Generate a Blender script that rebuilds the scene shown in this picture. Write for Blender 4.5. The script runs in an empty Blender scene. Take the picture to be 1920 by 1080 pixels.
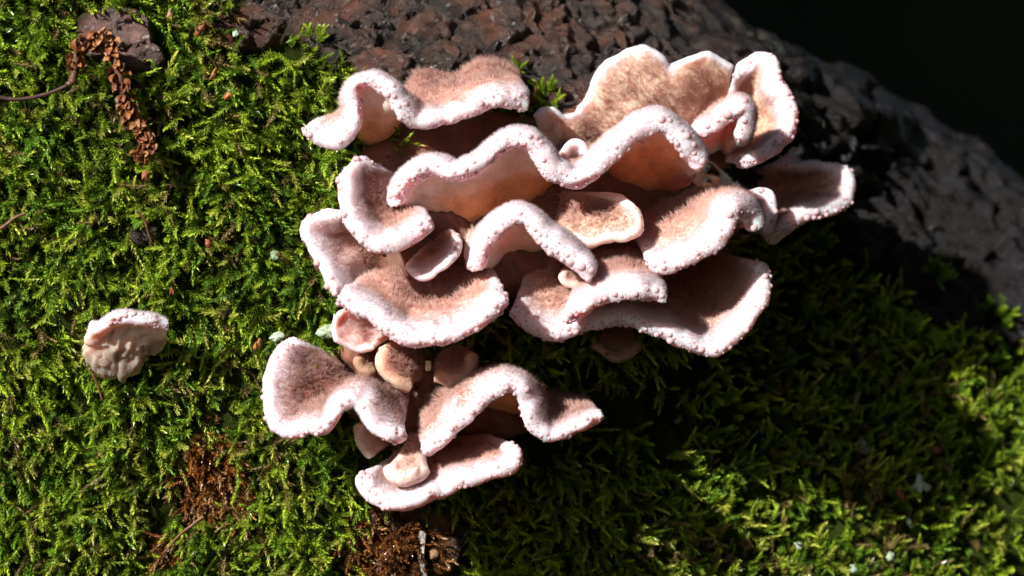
import bpy, math, random
import numpy as np
from mathutils import Vector

rng = np.random.default_rng(7)
random.seed(7)
scene = bpy.context.scene
COL = scene.collection

# ------------------------------------------------------------------ camera
S = 0.10 / 1920.0          # metres per photograph pixel at the log face
DIST = 0.36                # camera to the plane y = 0
cam_d = bpy.data.cameras.new("camera")
cam_d.sensor_width = 36.0
cam_d.lens = 36.0 * DIST / 0.10
cam_d.clip_start = 0.01
cam_d.clip_end = 500.0
cam_d.dof.use_dof = True
cam_d.dof.focus_distance = DIST - 90 * S
cam_d.dof.aperture_fstop = 32.0
cam = bpy.data.objects.new("camera", cam_d)
cam.location = (0, -DIST, 0)
cam.rotation_euler = (math.radians(90), 0, 0)
COL.objects.link(cam)
scene.camera = cam

# ------------------------------------------------------------------ light
SUN_TRAVEL = Vector((0.60, 0.71, -0.53)).normalized()
to_sun = -SUN_TRAVEL
world = bpy.data.worlds.new("World")
scene.world = world
world.use_nodes = True
wn = world.node_tree
bg = wn.nodes["Background"]
sky = wn.nodes.new("ShaderNodeTexSky")
sky.sky_type = 'NISHITA'
sky.sun_disc = False
sky.sun_elevation = math.asin(to_sun.z)
sky.sun_rotation = math.atan2(to_sun.x, to_sun.y)
wn.links.new(sky.outputs[0], bg.inputs[0])
bg.inputs[1].default_value = 0.05
sun_d = bpy.data.lights.new("sun", 'SUN')
sun_d.energy = 5.0
sun_d.angle = math.radians(1.2)
sun_d.color = (1.0, 0.95, 0.88)
sun = bpy.data.objects.new("sun", sun_d)
sun.rotation_euler = SUN_TRAVEL.to_track_quat('-Z', 'Y').to_euler()
sun.location = to_sun * 2
COL.objects.link(sun)
scene.view_settings.view_transform = 'Standard'
scene.view_settings.look = 'None'
scene.view_settings.exposure = 0.9
scene.view_settings.gamma = 1.0
scene.render.engine = 'CYCLES'
scene.cycles.use_denoising = True
scene.cycles.max_bounces = 12
scene.cycles.diffuse_bounces = 7
scene.cycles.transparent_max_bounces = 8

# ------------------------------------------------------------------ helpers
def P(q):
    """(px, py, h): photograph pixel and height in pixels towards the camera -> metres"""
    q = np.asarray(q, float)
    h = q[..., 2] * S
    f = (DIST - h) / DIST
    return np.stack([(q[..., 0] - 960) * S * f, -h, (540 - q[..., 1]) * S * f], -1)

def toQ(p):
    h = -p[..., 1]
    f = (DIST - h) / DIST
    return np.stack([p[..., 0] / (S * f) + 960, 540 - p[..., 2] / (S * f), h / S], -1)

def unit(a):
    return a / (np.linalg.norm(a, axis=-1, keepdims=True) + 1e-20)

def sstep(a, b, x):
    t = np.clip((x - a) / (b - a), 0, 1)
    return t * t * (3 - 2 * t)

def _hash(ix, iy, iz, seed):
    n = (ix * 374761393 + iy * 668265263 + iz * 2147483647 + seed * 144665) & 0xFFFFFFFF
    n = ((n ^ (n >> 13)) * 1274126177) & 0xFFFFFFFF
    n = ((n ^ (n >> 16)) * 2246822519) & 0xFFFFFFFF
    return ((n ^ (n >> 15)) & 0xFFFFFF) / float(0xFFFFFF)

def vnoise(p, seed=0):
    """value noise, -1..1, p (...,3)"""
    i = np.floor(p).astype(np.int64)
    f = p - i
    f = f * f * (3 - 2 * f)
    r = 0
    for dx in (0, 1):
        wx = f[..., 0] if dx else 1 - f[..., 0]
        for dy in (0, 1):
            wy = f[..., 1] if dy else 1 - f[..., 1]
            for dz in (0, 1):
                wz = f[..., 2] if dz else 1 - f[..., 2]
                r = r + wx * wy * wz * _hash(i[..., 0] + dx, i[..., 1] + dy, i[..., 2] + dz, seed)
    return r * 2 - 1

def fbm(p, oct=3, seed=0):
    r = 0; a = 1.0; tot = 0
    for k in range(oct):
        r = r + a * vnoise(p * (2.03 ** k), seed + k * 17); tot += a; a *= 0.5
    return r / tot

def worley(x, y, seed=0):
    """F1, F2 of a jittered grid"""
    ix = np.floor(x).astype(np.int64); iy = np.floor(y).astype(np.int64)
    f1 = np.full(x.shape, 9.0); f2 = np.full(x.shape, 9.0); cid = np.zeros(x.shape)
    z = np.zeros_like(ix)
    for dx in (-1, 0, 1):
        for dy in (-1, 0, 1):
            jx = _hash(ix + dx, iy + dy, z, seed); jy = _hash(ix + dx, iy + dy, z, seed + 5)
            d = np.hypot(ix + dx + jx - x, iy + dy + jy - y)
            c = _hash(ix + dx, iy + dy, z, seed + 9)
            near = d < f1
            f2 = np.where(near, f1, np.minimum(f2, d))
            cid = np.where(near, c, cid)
            f1 = np.where(near, d, f1)
    return f1, f2, cid

def mesh_np(name, verts, faces, col=None, smooth=True):
    """faces: (n,3) or (n,4) int array or a list of such arrays"""
    me = bpy.data.meshes.new(name)
    if not isinstance(faces, list):
        faces = [faces]
    me.vertices.add(len(verts))
    me.vertices.foreach_set("co", np.asarray(verts, np.float32).ravel())
    nl = sum(f.size for f in faces); nf = sum(len(f) for f in faces)
    me.loops.add(nl); me.polygons.add(nf)
    me.loops.foreach_set("vertex_index", np.concatenate([f.ravel() for f in faces]).astype(np.int32))
    sizes = np.concatenate([np.full(len(f), f.shape[1]) for f in faces])
    starts = np.concatenate([[0], np.cumsum(sizes)[:-1]])
    me.polygons.foreach_set("loop_start", starts.astype(np.int32))
    me.polygons.foreach_set("use_smooth", np.full(nf, smooth))
    me.update(calc_edges=True)
    if col is not None:
        at = me.color_attributes.new("Col", 'FLOAT_COLOR', 'POINT')
        c = np.ones((len(verts), 4), np.float32); c[:, :np.shape(col)[-1]] = col
        at.data.foreach_set("color", c.ravel())
    return me

def obj(name, me, mat=None, parent=None, loc=None):
    o = bpy.data.objects.new(name, me)
    if mat is not None and me is not None and not me.materials:
        me.materials.append(mat)
    COL.objects.link(o)
    if loc is not None:
        o.location = loc
    if parent is not None:
        o.parent = parent
    return o

def tag(o, label=None, cat=None, group=None, kind=None):
    if label: o["label"] = label
    if cat: o["category"] = cat
    if group: o["group"] = group
    if kind: o["kind"] = kind
    return o

# ------------------------------------------------------------------ materials
def new_mat(name):
    m = bpy.data.materials.new(name); m.use_nodes = True
    nt = m.node_tree
    return m, nt, nt.nodes["Principled BSDF"]

def noise_node(nt, scale, detail=4.0, rough=0.6):
    tc = nt.nodes.new("ShaderNodeTexCoord")
    n = nt.nodes.new("ShaderNodeTexNoise")
    n.inputs["Scale"].default_value = scale
    n.inputs["Detail"].default_value = detail
    n.inputs["Roughness"].default_value = rough
    nt.links.new(tc.outputs["Object"], n.inputs["Vector"])
    return n

def attr_varied(nt, scale, lo, hi, detail=3.0):
    """vertex colour times a fine procedural noise"""
    at = nt.nodes.new("ShaderNodeAttribute"); at.attribute_name = "Col"
    n = noise_node(nt, scale, detail)
    mr = nt.nodes.new("ShaderNodeMapRange")
    mr.inputs["From Min"].default_value = 0.3; mr.inputs["From Max"].default_value = 0.7
    mr.inputs["To Min"].default_value = lo; mr.inputs["To Max"].default_value = hi
    nt.links.new(n.outputs["Fac"], mr.inputs["Value"])
    mx = nt.nodes.new("ShaderNodeVectorMath"); mx.operation = 'SCALE'
    nt.links.new(at.outputs["Color"], mx.inputs[0]); nt.links.new(mr.outputs["Result"], mx.inputs["Scale"])
    return mx.outputs[0], n

def bump(nt, bsdf, src, dist, strength=0.6):
    b = nt.nodes.new("ShaderNodeBump")
    b.inputs["Distance"].default_value = dist; b.inputs["Strength"].default_value = strength
    nt.links.new(src, b.inputs["Height"]); nt.links.new(b.outputs[0], bsdf.inputs["Normal"])

def mat_cap():
    m, nt, b = new_mat("fungus_flesh")
    c, n = attr_varied(nt, 2600, 0.86, 1.08)
    nt.links.new(c, b.inputs["Base Color"])
    b.inputs["Roughness"].default_value = 0.62
    b.inputs["Subsurface Weight"].default_value = 0.75
    b.inputs["Subsurface Radius"].default_value = (1.0, 0.42, 0.28)
    b.inputs["Subsurface Scale"].default_value = 0.0026
    b.inputs["Specular IOR Level"].default_value = 0.35
    n2 = noise_node(nt, 5200, 3)
    bump(nt, b, n2.outputs["Fac"], 0.00010, 0.5)
    return m

def leafy(name, rough, transl, spec=0.5, coat=0.0, var=(0.8, 1.15), scale=900):
    m, nt, b = new_mat(name)
    c, n = attr_varied(nt, scale, *var)
    nt.links.new(c, b.inputs["Base Color"])
    b.inputs["Roughness"].default_value = rough
    b.inputs["Specular IOR Level"].default_value = spec
    b.inputs["Coat Weight"].default_value = coat
    b.inputs["Coat Roughness"].default_value = 0.12
    tr = nt.nodes.new("ShaderNodeBsdfTranslucent")
    nt.links.new(c, tr.inputs["Color"])
    mix = nt.nodes.new("ShaderNodeMixShader"); mix.inputs[0].default_value = transl
    nt.links.new(b.outputs[0], mix.inputs[1]); nt.links.new(tr.outputs[0], mix.inputs[2])
    nt.links.new(mix.outputs[0], nt.nodes["Material Output"].inputs["Surface"])
    return m

M_CAP = mat_cap()
M_FUZZ = leafy("fungus_hair", 0.55, 0.5, 0.3, var=(0.92, 1.06), scale=3000)
M_MOSS = leafy("moss_leaf", 0.34, 0.42, 0.5, 0.12, var=(0.7, 1.25), scale=260)
M_DEAD = leafy("dead_moss_leaf", 0.3, 0.3, 0.5, 0.2, var=(0.7, 1.2), scale=500)
M_DRY = leafy("dry_scale", 0.5, 0.25, 0.4, 0.0, var=(0.7, 1.2), scale=1500)

def mat_drop():
    m, nt, b = new_mat("guttation_drop")
    b.inputs["Base Color"].default_value = (0.60, 0.42, 0.44, 1)
    b.inputs["Roughness"].default_value = 0.04
    b.inputs["IOR"].default_value = 1.34
    b.inputs["Transmission Weight"].default_value = 0.2
    b.inputs["Specular IOR Level"].default_value = 0.6
    n = noise_node(nt, 900, 2)
    mr = nt.nodes.new("ShaderNodeMapRange")
    mr.inputs["To Min"].default_value = 0.02; mr.inputs["To Max"].default_value = 0.09
    nt.links.new(n.outputs["Fac"], mr.inputs["Value"]); nt.links.new(mr.outputs[0], b.inputs["Roughness"])
    return m
M_DROP = mat_drop()

def mat_bark():
    m, nt, b = new_mat("wet_bark")
    c, n = attr_varied(nt, 700, 0.55, 1.5, 6)
    nt.links.new(c, b.inputs["Base Color"])
    n3 = noise_node(nt, 350, 5)
    mr = nt.nodes.new("ShaderNodeMapRange")
    mr.inputs["From Min"].default_value = 0.35; mr.inputs["From Max"].default_value = 0.65
    mr.inputs["To Min"].default_value = 0.12; mr.inputs["To Max"].default_value = 0.5
    nt.links.new(n3.outputs["Fac"], mr.inputs["Value"]); nt.links.new(mr.outputs[0], b.inputs["Roughness"])
    at = nt.nodes.new("ShaderNodeAttribute"); at.attribute_name = "Col"
    mu = nt.nodes.new("ShaderNodeMath"); mu.operation = 'MULTIPLY'; mu.inputs[1].default_value = 0.42
    nt.links.new(at.outputs["Alpha"], mu.inputs[0]); nt.links.new(mu.outputs[0], b.inputs["Specular IOR Level"])
    n2 = noise_node(nt, 1100, 8, 0.75)
    bump(nt, b, n2.outputs["Fac"], 0.0009, 0.8)
    return m
M_BARK = mat_bark()

def mat_plain(name, col, rough=0.8, var=0.35, scale=4.0, spec=0.3):
    m, nt, b = new_mat(name)
    n = noise_node(nt, scale, 6)
    cr = nt.nodes.new("ShaderNodeValToRGB")
    cr.color_ramp.elements[0].position = 0.3; cr.color_ramp.elements[1].position = 0.7
    cr.color_ramp.elements[0].color = (*[x * (1 - var) for x in col], 1)
    cr.color_ramp.elements[1].color = (*[x * (1 + var) for x in col], 1)
    nt.links.new(n.outputs["Fac"], cr.inputs[0]); nt.links.new(cr.outputs[0], b.inputs["Base Color"])
    b.inputs["Roughness"].default_value = rough
    b.inputs["Specular IOR Level"].default_value = spec
    return m

# ------------------------------------------------------------------ setting: forest floor and shaded bank behind the log
def sheet(name, fn, nu, nv, mat):
    u, v = np.meshgrid(np.linspace(0, 1, nu), np.linspace(0, 1, nv), indexing='ij')
    p = fn(u, v).reshape(-1, 3)
    i = np.arange(nu * nv).reshape(nu, nv)
    f = np.stack([i[:-1, :-1], i[1:, :-1], i[1:, 1:], i[:-1, 1:]], -1).reshape(-1, 4)
    return obj(name, mesh_np(name, p, f), mat)

M_SOIL = mat_plain("leaf_litter", (0.030, 0.022, 0.014), 0.9, 0.5, 3.0, 0.1)
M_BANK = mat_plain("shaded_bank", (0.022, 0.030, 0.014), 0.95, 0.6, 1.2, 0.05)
def floor_fn(u, v):
    x = (u - 0.5) * 120; y = (v - 0.5) * 120
    x = np.sign(x) * np.abs(x / 60) ** 3 * 60; y = np.sign(y) * np.abs(y / 60) ** 3 * 60
    q = np.stack([x * 2, y * 2, x * 0], -1)
    return np.stack([x, y, -0.20 + 0.012 * fbm(q * 3, 3, 3)], -1)
tag(sheet("forest_floor", floor_fn, 90, 90, M_SOIL), kind="structure")
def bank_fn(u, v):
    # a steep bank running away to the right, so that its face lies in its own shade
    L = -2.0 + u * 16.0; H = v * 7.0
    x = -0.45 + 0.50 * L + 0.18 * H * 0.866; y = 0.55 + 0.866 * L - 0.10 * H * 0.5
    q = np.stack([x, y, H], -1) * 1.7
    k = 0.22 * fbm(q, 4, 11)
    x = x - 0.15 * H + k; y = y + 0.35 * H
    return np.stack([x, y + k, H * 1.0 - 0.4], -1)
tag(sheet("shade_bank", bank_fn, 120, 60, M_BANK), kind="structure")
def sky_blocker_fn(u, v):
    # unseen overhang added on the right to keep sky light off the shade
    a = math.radians(62) - u * math.radians(168); H = v * 5.5
    r = 1.9 + 0.20 * H - 0.098 * H ** 2
    q = np.stack([r * np.cos(a), r * np.sin(a), H], -1)
    k = 0.2 * fbm(q * 1.7, 4, 12)
    return np.stack([(r + k) * np.cos(a) + 0.5, (r + k) * np.sin(a) * 1.3, H - 0.4], -1)
tag(sheet("shade_bank", sky_blocker_fn, 100, 50, M_BANK), kind="structure")

# ------------------------------------------------------------------ the log
NX, NY = 0.517, -0.856       # across the log, towards its upper right edge (photograph axes)
TX, TY = 0.856, 0.517        # along the log, down to the right
R1, R2, SIL = 760.0, 2600.0, 655.0
da = 6.5
arc = np.arange(-2600, R1 * math.radians(215), da)
kap = np.where(arc > 0, 1 / R1, np.where(arc > -1250, 1 / R2, 1 / R1))
th = np.cumsum(kap) * da
th -= np.interp(0, arc, th)
prof_s = np.cumsum(np.cos(th)) * da; prof_s -= np.interp(0, arc, prof_s)
prof_d = np.cumsum(-np.sin(th)) * da; prof_d -= np.interp(0, arc, prof_d)
S0 = R1 - SIL
D0 = np.interp(S0, prof_s[th < 1.5], prof_d[th < 1.5])

def tilt(t, sp):
    tt = np.clip(t, -1500, 1500)
    k = 0.18 * tt + 290 * sstep(100, 600, tt) * (0.25 + 0.75 * sstep(-380, 260, sp)) + 0.00012 * np.maximum(tt - 700, 0) ** 2
    out = t - tt
    return k + out * np.where(out > 0, 0.37, 0.18)

def hlog(px, py):
    px = np.asarray(px, float); py = np.asarray(py, float)
    sp = (px - 960) * NX + (py - 540) * NY
    t = (px - 960) * TX + (py - 540) * TY
    ok = np.abs(th) < 1.5
    return np.interp(np.minimum(sp + S0, R1 * 0.985), prof_s[ok], prof_d[ok]) - D0 - tilt(t, sp)

tv = np.concatenate([np.linspace(-9000, -1500, 40)[:-1], np.arange(-1500, 1500, 6.5), np.linspace(1500, 9000, 40)])
TT, AI = np.meshgrid(tv, np.arange(len(arc)), indexing='ij')
SS = prof_s[AI] - S0
lq = np.stack([960 + SS * NX + TT * TX, 540 + SS * NY + TT * TY, prof_d[AI] - D0 - tilt(TT, SS)], -1)
lp = P(lq)
def grid_normals(p, flip=1):
    du = np.gradient(p, axis=0); dv = np.gradient(p, axis=1)
    return unit(np.cross(du, dv)) * flip
ln = grid_normals(lp)
if ln[len(tv) // 2, len(arc) // 2, 1] > 0: ln = -ln

BX = [-900, 300, 400, 450, 520, 600, 660, 1000, 1100, 1300, 1480, 1600, 1750, 1920, 2500, 4000]
BY = [-900, -260, -60, 0, 70, 92, 140, 200, 300, 400, 445, 525, 575, 640, 860, 1500]
def ell(px, py, cx, cy, rx, ry):
    return np.hypot((px - cx) / rx, (py - cy) / ry)
def moss_amount(px, py):
    """signed moss cover: > 0 mossy"""
    q = np.stack([px / 70.0, py / 70.0, px * 0], -1)
    d = (py - np.interp(px, BX, BY)) / 45.0 + 0.9 * fbm(q, 2, 41)
    for (cx, cy, rx, ry) in ((215, 62, 72, 50), (265, 105, 45, 28), (272, 440, 30, 22), (462, 52, 62, 42), (800, 1020, 75, 75)):
        d = np.minimum(d, (ell(px, py, cx, cy, rx, ry) - 1) * 2.2 + 0.35 * fbm(q * 2.5, 2, 5))
    return d

qn = np.stack([lq[..., 0], lq[..., 1], lq[..., 2]], -1)
LX, LY = lq[..., 0], lq[..., 1]
mossd = moss_amount(LX, LY)
bare = sstep(0.35, -0.35, mossd)
big = 20 * fbm(qn / 190.0, 3, 1) + 26 * fbm(qn / 420.0, 2, 2) * sstep(300, 1500, LX)
# bark: knobbly lumps near the top, blocky cracked plates to the right
f1, f2, cid = worley(qn[..., 0] / 66 + 0.35 * fbm(qn / 60, 2, 8), qn[..., 1] / 44 + 0.35 * fbm(qn / 60, 2, 9), 3)
g1, g2, gid = worley((TT) / 190 + 0.3 * fbm(qn / 90, 2, 18), SS / 95 + 0.3 * fbm(qn / 90, 2, 19), 7)
right = sstep(1150, 1500, LX)
crack = sstep(0.0, 0.32, f2 - f1); gcrack = sstep(0.0, 0.10, g2 - g1)
ridge = 1 - np.abs(fbm(qn * np.array([1, 1, 1]) / 26.0, 3, 21)) * 2
aq = np.stack([TT / 230.0 + 0.25 * fbm(qn / 80, 2, 14), SS / 42.0 + 0.5 * fbm(qn / 120, 2, 15), TT * 0], -1)
furrow = 1 - 2 * np.abs(fbm(aq, 3, 24))
big = big + right * (30 * fbm(np.stack([TT / 260, SS / 200, SS * 0], -1), 3, 16) + 34 * furrow - 14)
bark = (crack * 8 + cid * 11 - 9 + 9 * fbm(qn / 34.0, 2, 29)) * (1 - 0.65 * right) + (gcrack * 16 + gid * 22 - 22) * (0.25 + 1.1 * right) + (7 * ridge + 6 * fbm(qn / 13.0, 2, 23)) * (1 - 0.55 * right)
mound = 24 * fbm(qn / 75.0, 3, 31)
disp = big + bare * bark + (1 - bare) * (mound - 16)
lp = lp + ln * (disp * S)[..., None]
ln2 = grid_normals(lp)
if ln2[len(tv) // 2, len(arc) // 2, 1] > 0: ln2 = -ln2
# colours: reddish brown wet bark, mauve grey to the right, dark humus under moss
c_red = np.array([0.095, 0.037, 0.023]); c_dark = np.array([0.018, 0.013, 0.011]); c_grey = np.array([0.026, 0.025, 0.031])
c_humus = np.array([0.022, 0.032, 0.006]); c_mauve = np.array([0.15, 0.085, 0.075])
mixv = sstep(-0.5, 0.6, fbm(qn / 48.0, 3, 51) + 0.5 * (cid - 0.5))[..., None]
bk = c_dark + (c_red - c_dark) * mixv
bk = bk * (1 - right[..., None]) + (c_dark * 1.1 + (c_grey - c_dark) * mixv) * right[..., None]
spk = sstep(0.30, 0.62, fbm(qn / 9.0, 2, 61))[..., None]
bk = bk * (1 - 0.45 * spk) + np.array([0.17, 0.12, 0.09]) * 0.45 * spk * (0.6 + 0.4 * mixv) * (1 - 0.6 * right[..., None])
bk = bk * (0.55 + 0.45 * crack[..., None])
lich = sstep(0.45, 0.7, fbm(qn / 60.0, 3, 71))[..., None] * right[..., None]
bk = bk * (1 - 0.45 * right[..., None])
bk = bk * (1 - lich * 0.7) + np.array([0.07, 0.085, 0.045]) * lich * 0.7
knot = sstep(1.2, 0.7, ell(LX, LY, 225, 75, 85, 62))[..., None]
bk = bk * (1 - knot) + c_mauve * (0.6 + 0.6 * mixv) * knot
lowp = sstep(1.3, 0.7, ell(LX, LY, 800, 1020, 90, 80))[..., None]
bk = bk * (1 - lowp) + np.array([0.06, 0.03, 0.015]) * lowp
lc = c_humus * (1 - bare[..., None]) + bk * bare[..., None]
nt_, na_ = TT.shape
ii = np.arange(nt_ * na_).reshape(nt_, na_)
_k = np.arange(na_)
ii = ii[:, ((arc > -1250) & (arc < R1 * 1.75)) | (_k % 4 == 0) | (_k == na_ - 1)]     # coarser round the back
lf = np.stack([ii[:-1, :-1], ii[:-1, 1:], ii[1:, 1:], ii[1:, :-1]], -1).reshape(-1, 4)
log_root = bpy.data.objects.new("fallen_log", None)
COL.objects.link(log_root)
LOG0 = P(np.array([960, 540, -700.0]))
log_root.location = LOG0
tag(log_root, "thick dark log with wet rough bark, half overgrown by green moss", "log")
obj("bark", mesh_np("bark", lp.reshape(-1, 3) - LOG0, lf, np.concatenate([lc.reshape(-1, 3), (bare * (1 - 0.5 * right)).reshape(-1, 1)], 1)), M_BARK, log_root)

# lookup of the displaced surface at a photograph pixel (front side only)
front = (ln2[..., 1] < -0.02) & (th[AI] < 1.6) & (np.abs(TT) < 1500)
fq = toQ(lp[front]); fn_ = ln2[front]
_cell = 20.0
_ix = np.floor(fq[:, 0] / _cell).astype(int); _iy = np.floor(fq[:, 1] / _cell).astype(int)
_look = {}
for k, (a, b) in enumerate(zip(_ix.tolist(), _iy.tolist())):
    _look.setdefault((a, b), []).append(k)
def on_log(px, py, lift=0.0):
    c = (int(math.floor(px / _cell)), int(math.floor(py / _cell)))
    ids = [k for dx in (-1, 0, 1) for dy in (-1, 0, 1) for k in _look.get((c[0] + dx, c[1] + dy), [])]
    if not ids:
        return P(np.array([px, py, float(hlog(px, py)) + lift])), np.array([0, -1.0, 0])
    ids = np.array(ids)
    k = ids[np.argmin(np.hypot(fq[ids, 0] - px, fq[ids, 1] - py))]
    return P(np.array([px, py, fq[k, 2] + lift])), fn_[k]

# loose plates of bark, each a part of the log
def plate_mesh(seed):
    n, m = 11, 4
    vs = []; r = np.random.default_rng(seed)
    ph = r.random(3) * 6.28
    for j in range(m):
        rr = (1.0, 0.92, 0.62, 0.25)[j]; zz = (-0.5, 0.22, 0.42, 0.50)[j]
        for i in range(n):
            a = 2 * math.pi * i / n
            k = 1 + 0.22 * math.sin(2 * a + ph[0]) + 0.16 * math.sin(3 * a + ph[1]) + 0.10 * math.sin(5 * a + ph[2])
            vs.append((rr * k * math.cos(a), rr * k * math.sin(a) * 0.62, zz + 0.13 * (r.random() - 0.5)))
    vs.append((0, 0, 0.5))
    q = []
    for j in range(m - 1):
        for i in range(n):
            q.append((j * n + i, j * n + (i + 1) % n, (j + 1) * n + (i + 1) % n, (j + 1) * n + i))
    t = [((m - 1) * n + i, (m - 1) * n + (i + 1) % n, m * n) for i in range(n)]
    return np.array(vs), [np.array(q), np.array(t)]

def place(o, loc, nrm, spin, scale, parent_loc=None):
    q = Vector(nrm).to_track_quat('Z', 'Y')
    from mathutils import Quaternion
    o.rotation_mode = 'QUATERNION'
    o.rotation_quaternion = q @ Quaternion((0, 0, 1), spin)
    o.location = Vector(loc) - (Vector(parent_loc) if parent_loc is not None else Vector((0, 0, 0)))
    o.scale = scale if hasattr(scale, '__len__') else (scale,) * 3

plate_pal = [(0.12, 0.055, 0.035), (0.07, 0.04, 0.03), (0.16, 0.075, 0.05), (0.030, 0.024, 0.023), (0.040, 0.030, 0.027), (0.022, 0.021, 0.024)]
plates = []
for k, c in enumerate(plate_pal):
    v, f = plate_mesh(100 + k)
    plates.append(mesh_np("bark_plate", v, f, np.array(c) * (0.8 + 0.4 * rng.random((len(v), 1)))))
    plates[-1].materials.append(M_BARK)
cnt = 0
for k in range(900):
    px = rng.uniform(500, 1900); py = rng.uniform(-20, 640)
    if float(moss_amount(np.array([px]), np.array([py]))[0]) > -0.5 or cnt >= 60:
        continue
    sp = (px - 960) * NX + (py - 540) * NY
    if sp > SIL - 70: continue
    rg = px > 1300
    p, n = on_log(px, py, -1.0)
    sz = rng.uniform(8, 18) * (1.5 if rg else 1.0)
    o = obj("bark_plate", plates[rng.integers(3, 6) if rg else rng.integers(0, 5)], M_BARK, log_root)
    place(o, p, n, rng.uniform(0, 6.28), np.array([1, 1, rng.uniform(0.35, 0.6)]) * sz * S, LOG0)
    cnt += 1

# ------------------------------------------------------------------ bracket fungi
C_WHITE = np.array([0.80, 0.71, 0.76]); C_TAN = np.array([0.74, 0.44, 0.36]); C_BROWN = np.array([0.40, 0.16, 0.12])
C_UEDGE = np.array([0.80, 0.60, 0.68]); C_UNDER = np.array([0.88, 0.63, 0.56]); C_UDEEP = np.array([0.80, 0.34, 0.16])

def catmull(a, n):
    k = len(a)
    x = np.linspace(0, k - 1, n)
    i = np.minimum(np.floor(x).astype(int), k - 2); f = (x - i)[:, None]
    ext = np.vstack([2 * a[0] - a[1], a, 2 * a[-1] - a[-2]])
    p0, p1, p2, p3 = ext[i], ext[i + 1], ext[i + 2], ext[i + 3]
    return 0.5 * (2 * p1 + (p2 - p0) * f + (2 * p0 - 5 * p1 + 4 * p2 - p3) * f ** 2 + (3 * p1 - p0 - 3 * p2 + p3) * f ** 3)

def ico(sub=2):
    import bmesh
    bm = bmesh.new(); bmesh.ops.create_icosphere(bm, subdivisions=sub, radius=1.0)
    v = np.array([x.co[:] for x in bm.verts]); f = np.array([[y.index for y in x.verts] for x in bm.faces]); bm.free()
    return v, f
ICO_V, ICO_F = ico(2)
DROP_ME = mesh_np("droplet", ICO_V * np.array([1, 1, 0.92]), ICO_F); DROP_ME.materials.append(M_DROP)
DEW_V, DEW_F = ico(1)

def spikes(root, dirn, length, width, col_root, col_tip):
    """three-sided tapering hairs, slightly bent"""
    n = len(root)
    ref = unit(rng.normal(size=(n, 3)))
    a = unit(np.cross(dirn, ref)); b = np.cross(dirn, a)
    w = width[:, None]
    v = np.empty((n, 4, 3)); c = np.empty((n, 4, 3))
    for k in range(3):
        an = 2 * math.pi * k / 3
        v[:, k] = root + (a * math.cos(an) + b * math.sin(an)) * w * 0.5
        c[:, k] = col_root
    v[:, 3] = root + dirn * length[:, None]
    c[:, 3] = col_tip
    base = np.arange(n)[:, None] * 4
    f = np.stack([base + np.array([[0, 1, 3]]), base + np.array([[1, 2, 3]]), base + np.array([[2, 0, 3]])], 1).reshape(-1, 3)
    return v.reshape(-1, 3), f, c.reshape(-1, 3)

def cluster_d(px, py):
    d = 9.0
    for (cx, cy, rx, ry) in ((900, 380, 250, 165), (1180, 350, 230, 180), (1140, 480, 230, 90), (820, 520, 170, 60), (770, 740, 120, 70), (920, 780, 90, 40), (800, 205, 110, 42), (655, 470, 70, 70), (700, 655, 60, 50)):
        d = np.minimum(d, ell(px, py, cx, cy, rx, ry))
    return d
gx, gy = np.meshgrid(np.arange(540, 1460, 9.0), np.arange(90, 880, 9.0), indexing='ij')
cd = cluster_d(gx, gy)
gq0 = np.stack([gx, gy, gx * 0], -1)
gh = hlog(gx, gy) + 34 * sstep(1.12, 0.85, cd) - 70 * sstep(1.0, 1.25, cd) + (16 * fbm(gq0 / 40.0, 3, 401) + 9 * fbm(gq0 / 16.0, 2, 402)) * sstep(1.3, 1.0, cd)
gi = np.arange(gx.size).reshape(gx.shape)
keepf = (cd[:-1, :-1] < 1.22)
gf = np.stack([gi[:-1, :-1], gi[:-1, 1:], gi[1:, 1:], gi[1:, :-1]], -1)[keepf]
crust_c = np.array([0.17, 0.075, 0.05]) * (1 + 0.4 * fbm(gq0 / 30.0, 3, 403))[..., None]
tag(obj("fungus_crust", mesh_np("fungus_crust", P(np.stack([gx, gy, gh], -1)).reshape(-1, 3), gf, crust_c.reshape(-1, 3)), M_CAP), "brown crusty fungus base joining the pink brackets to the log", "fungus")

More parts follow.
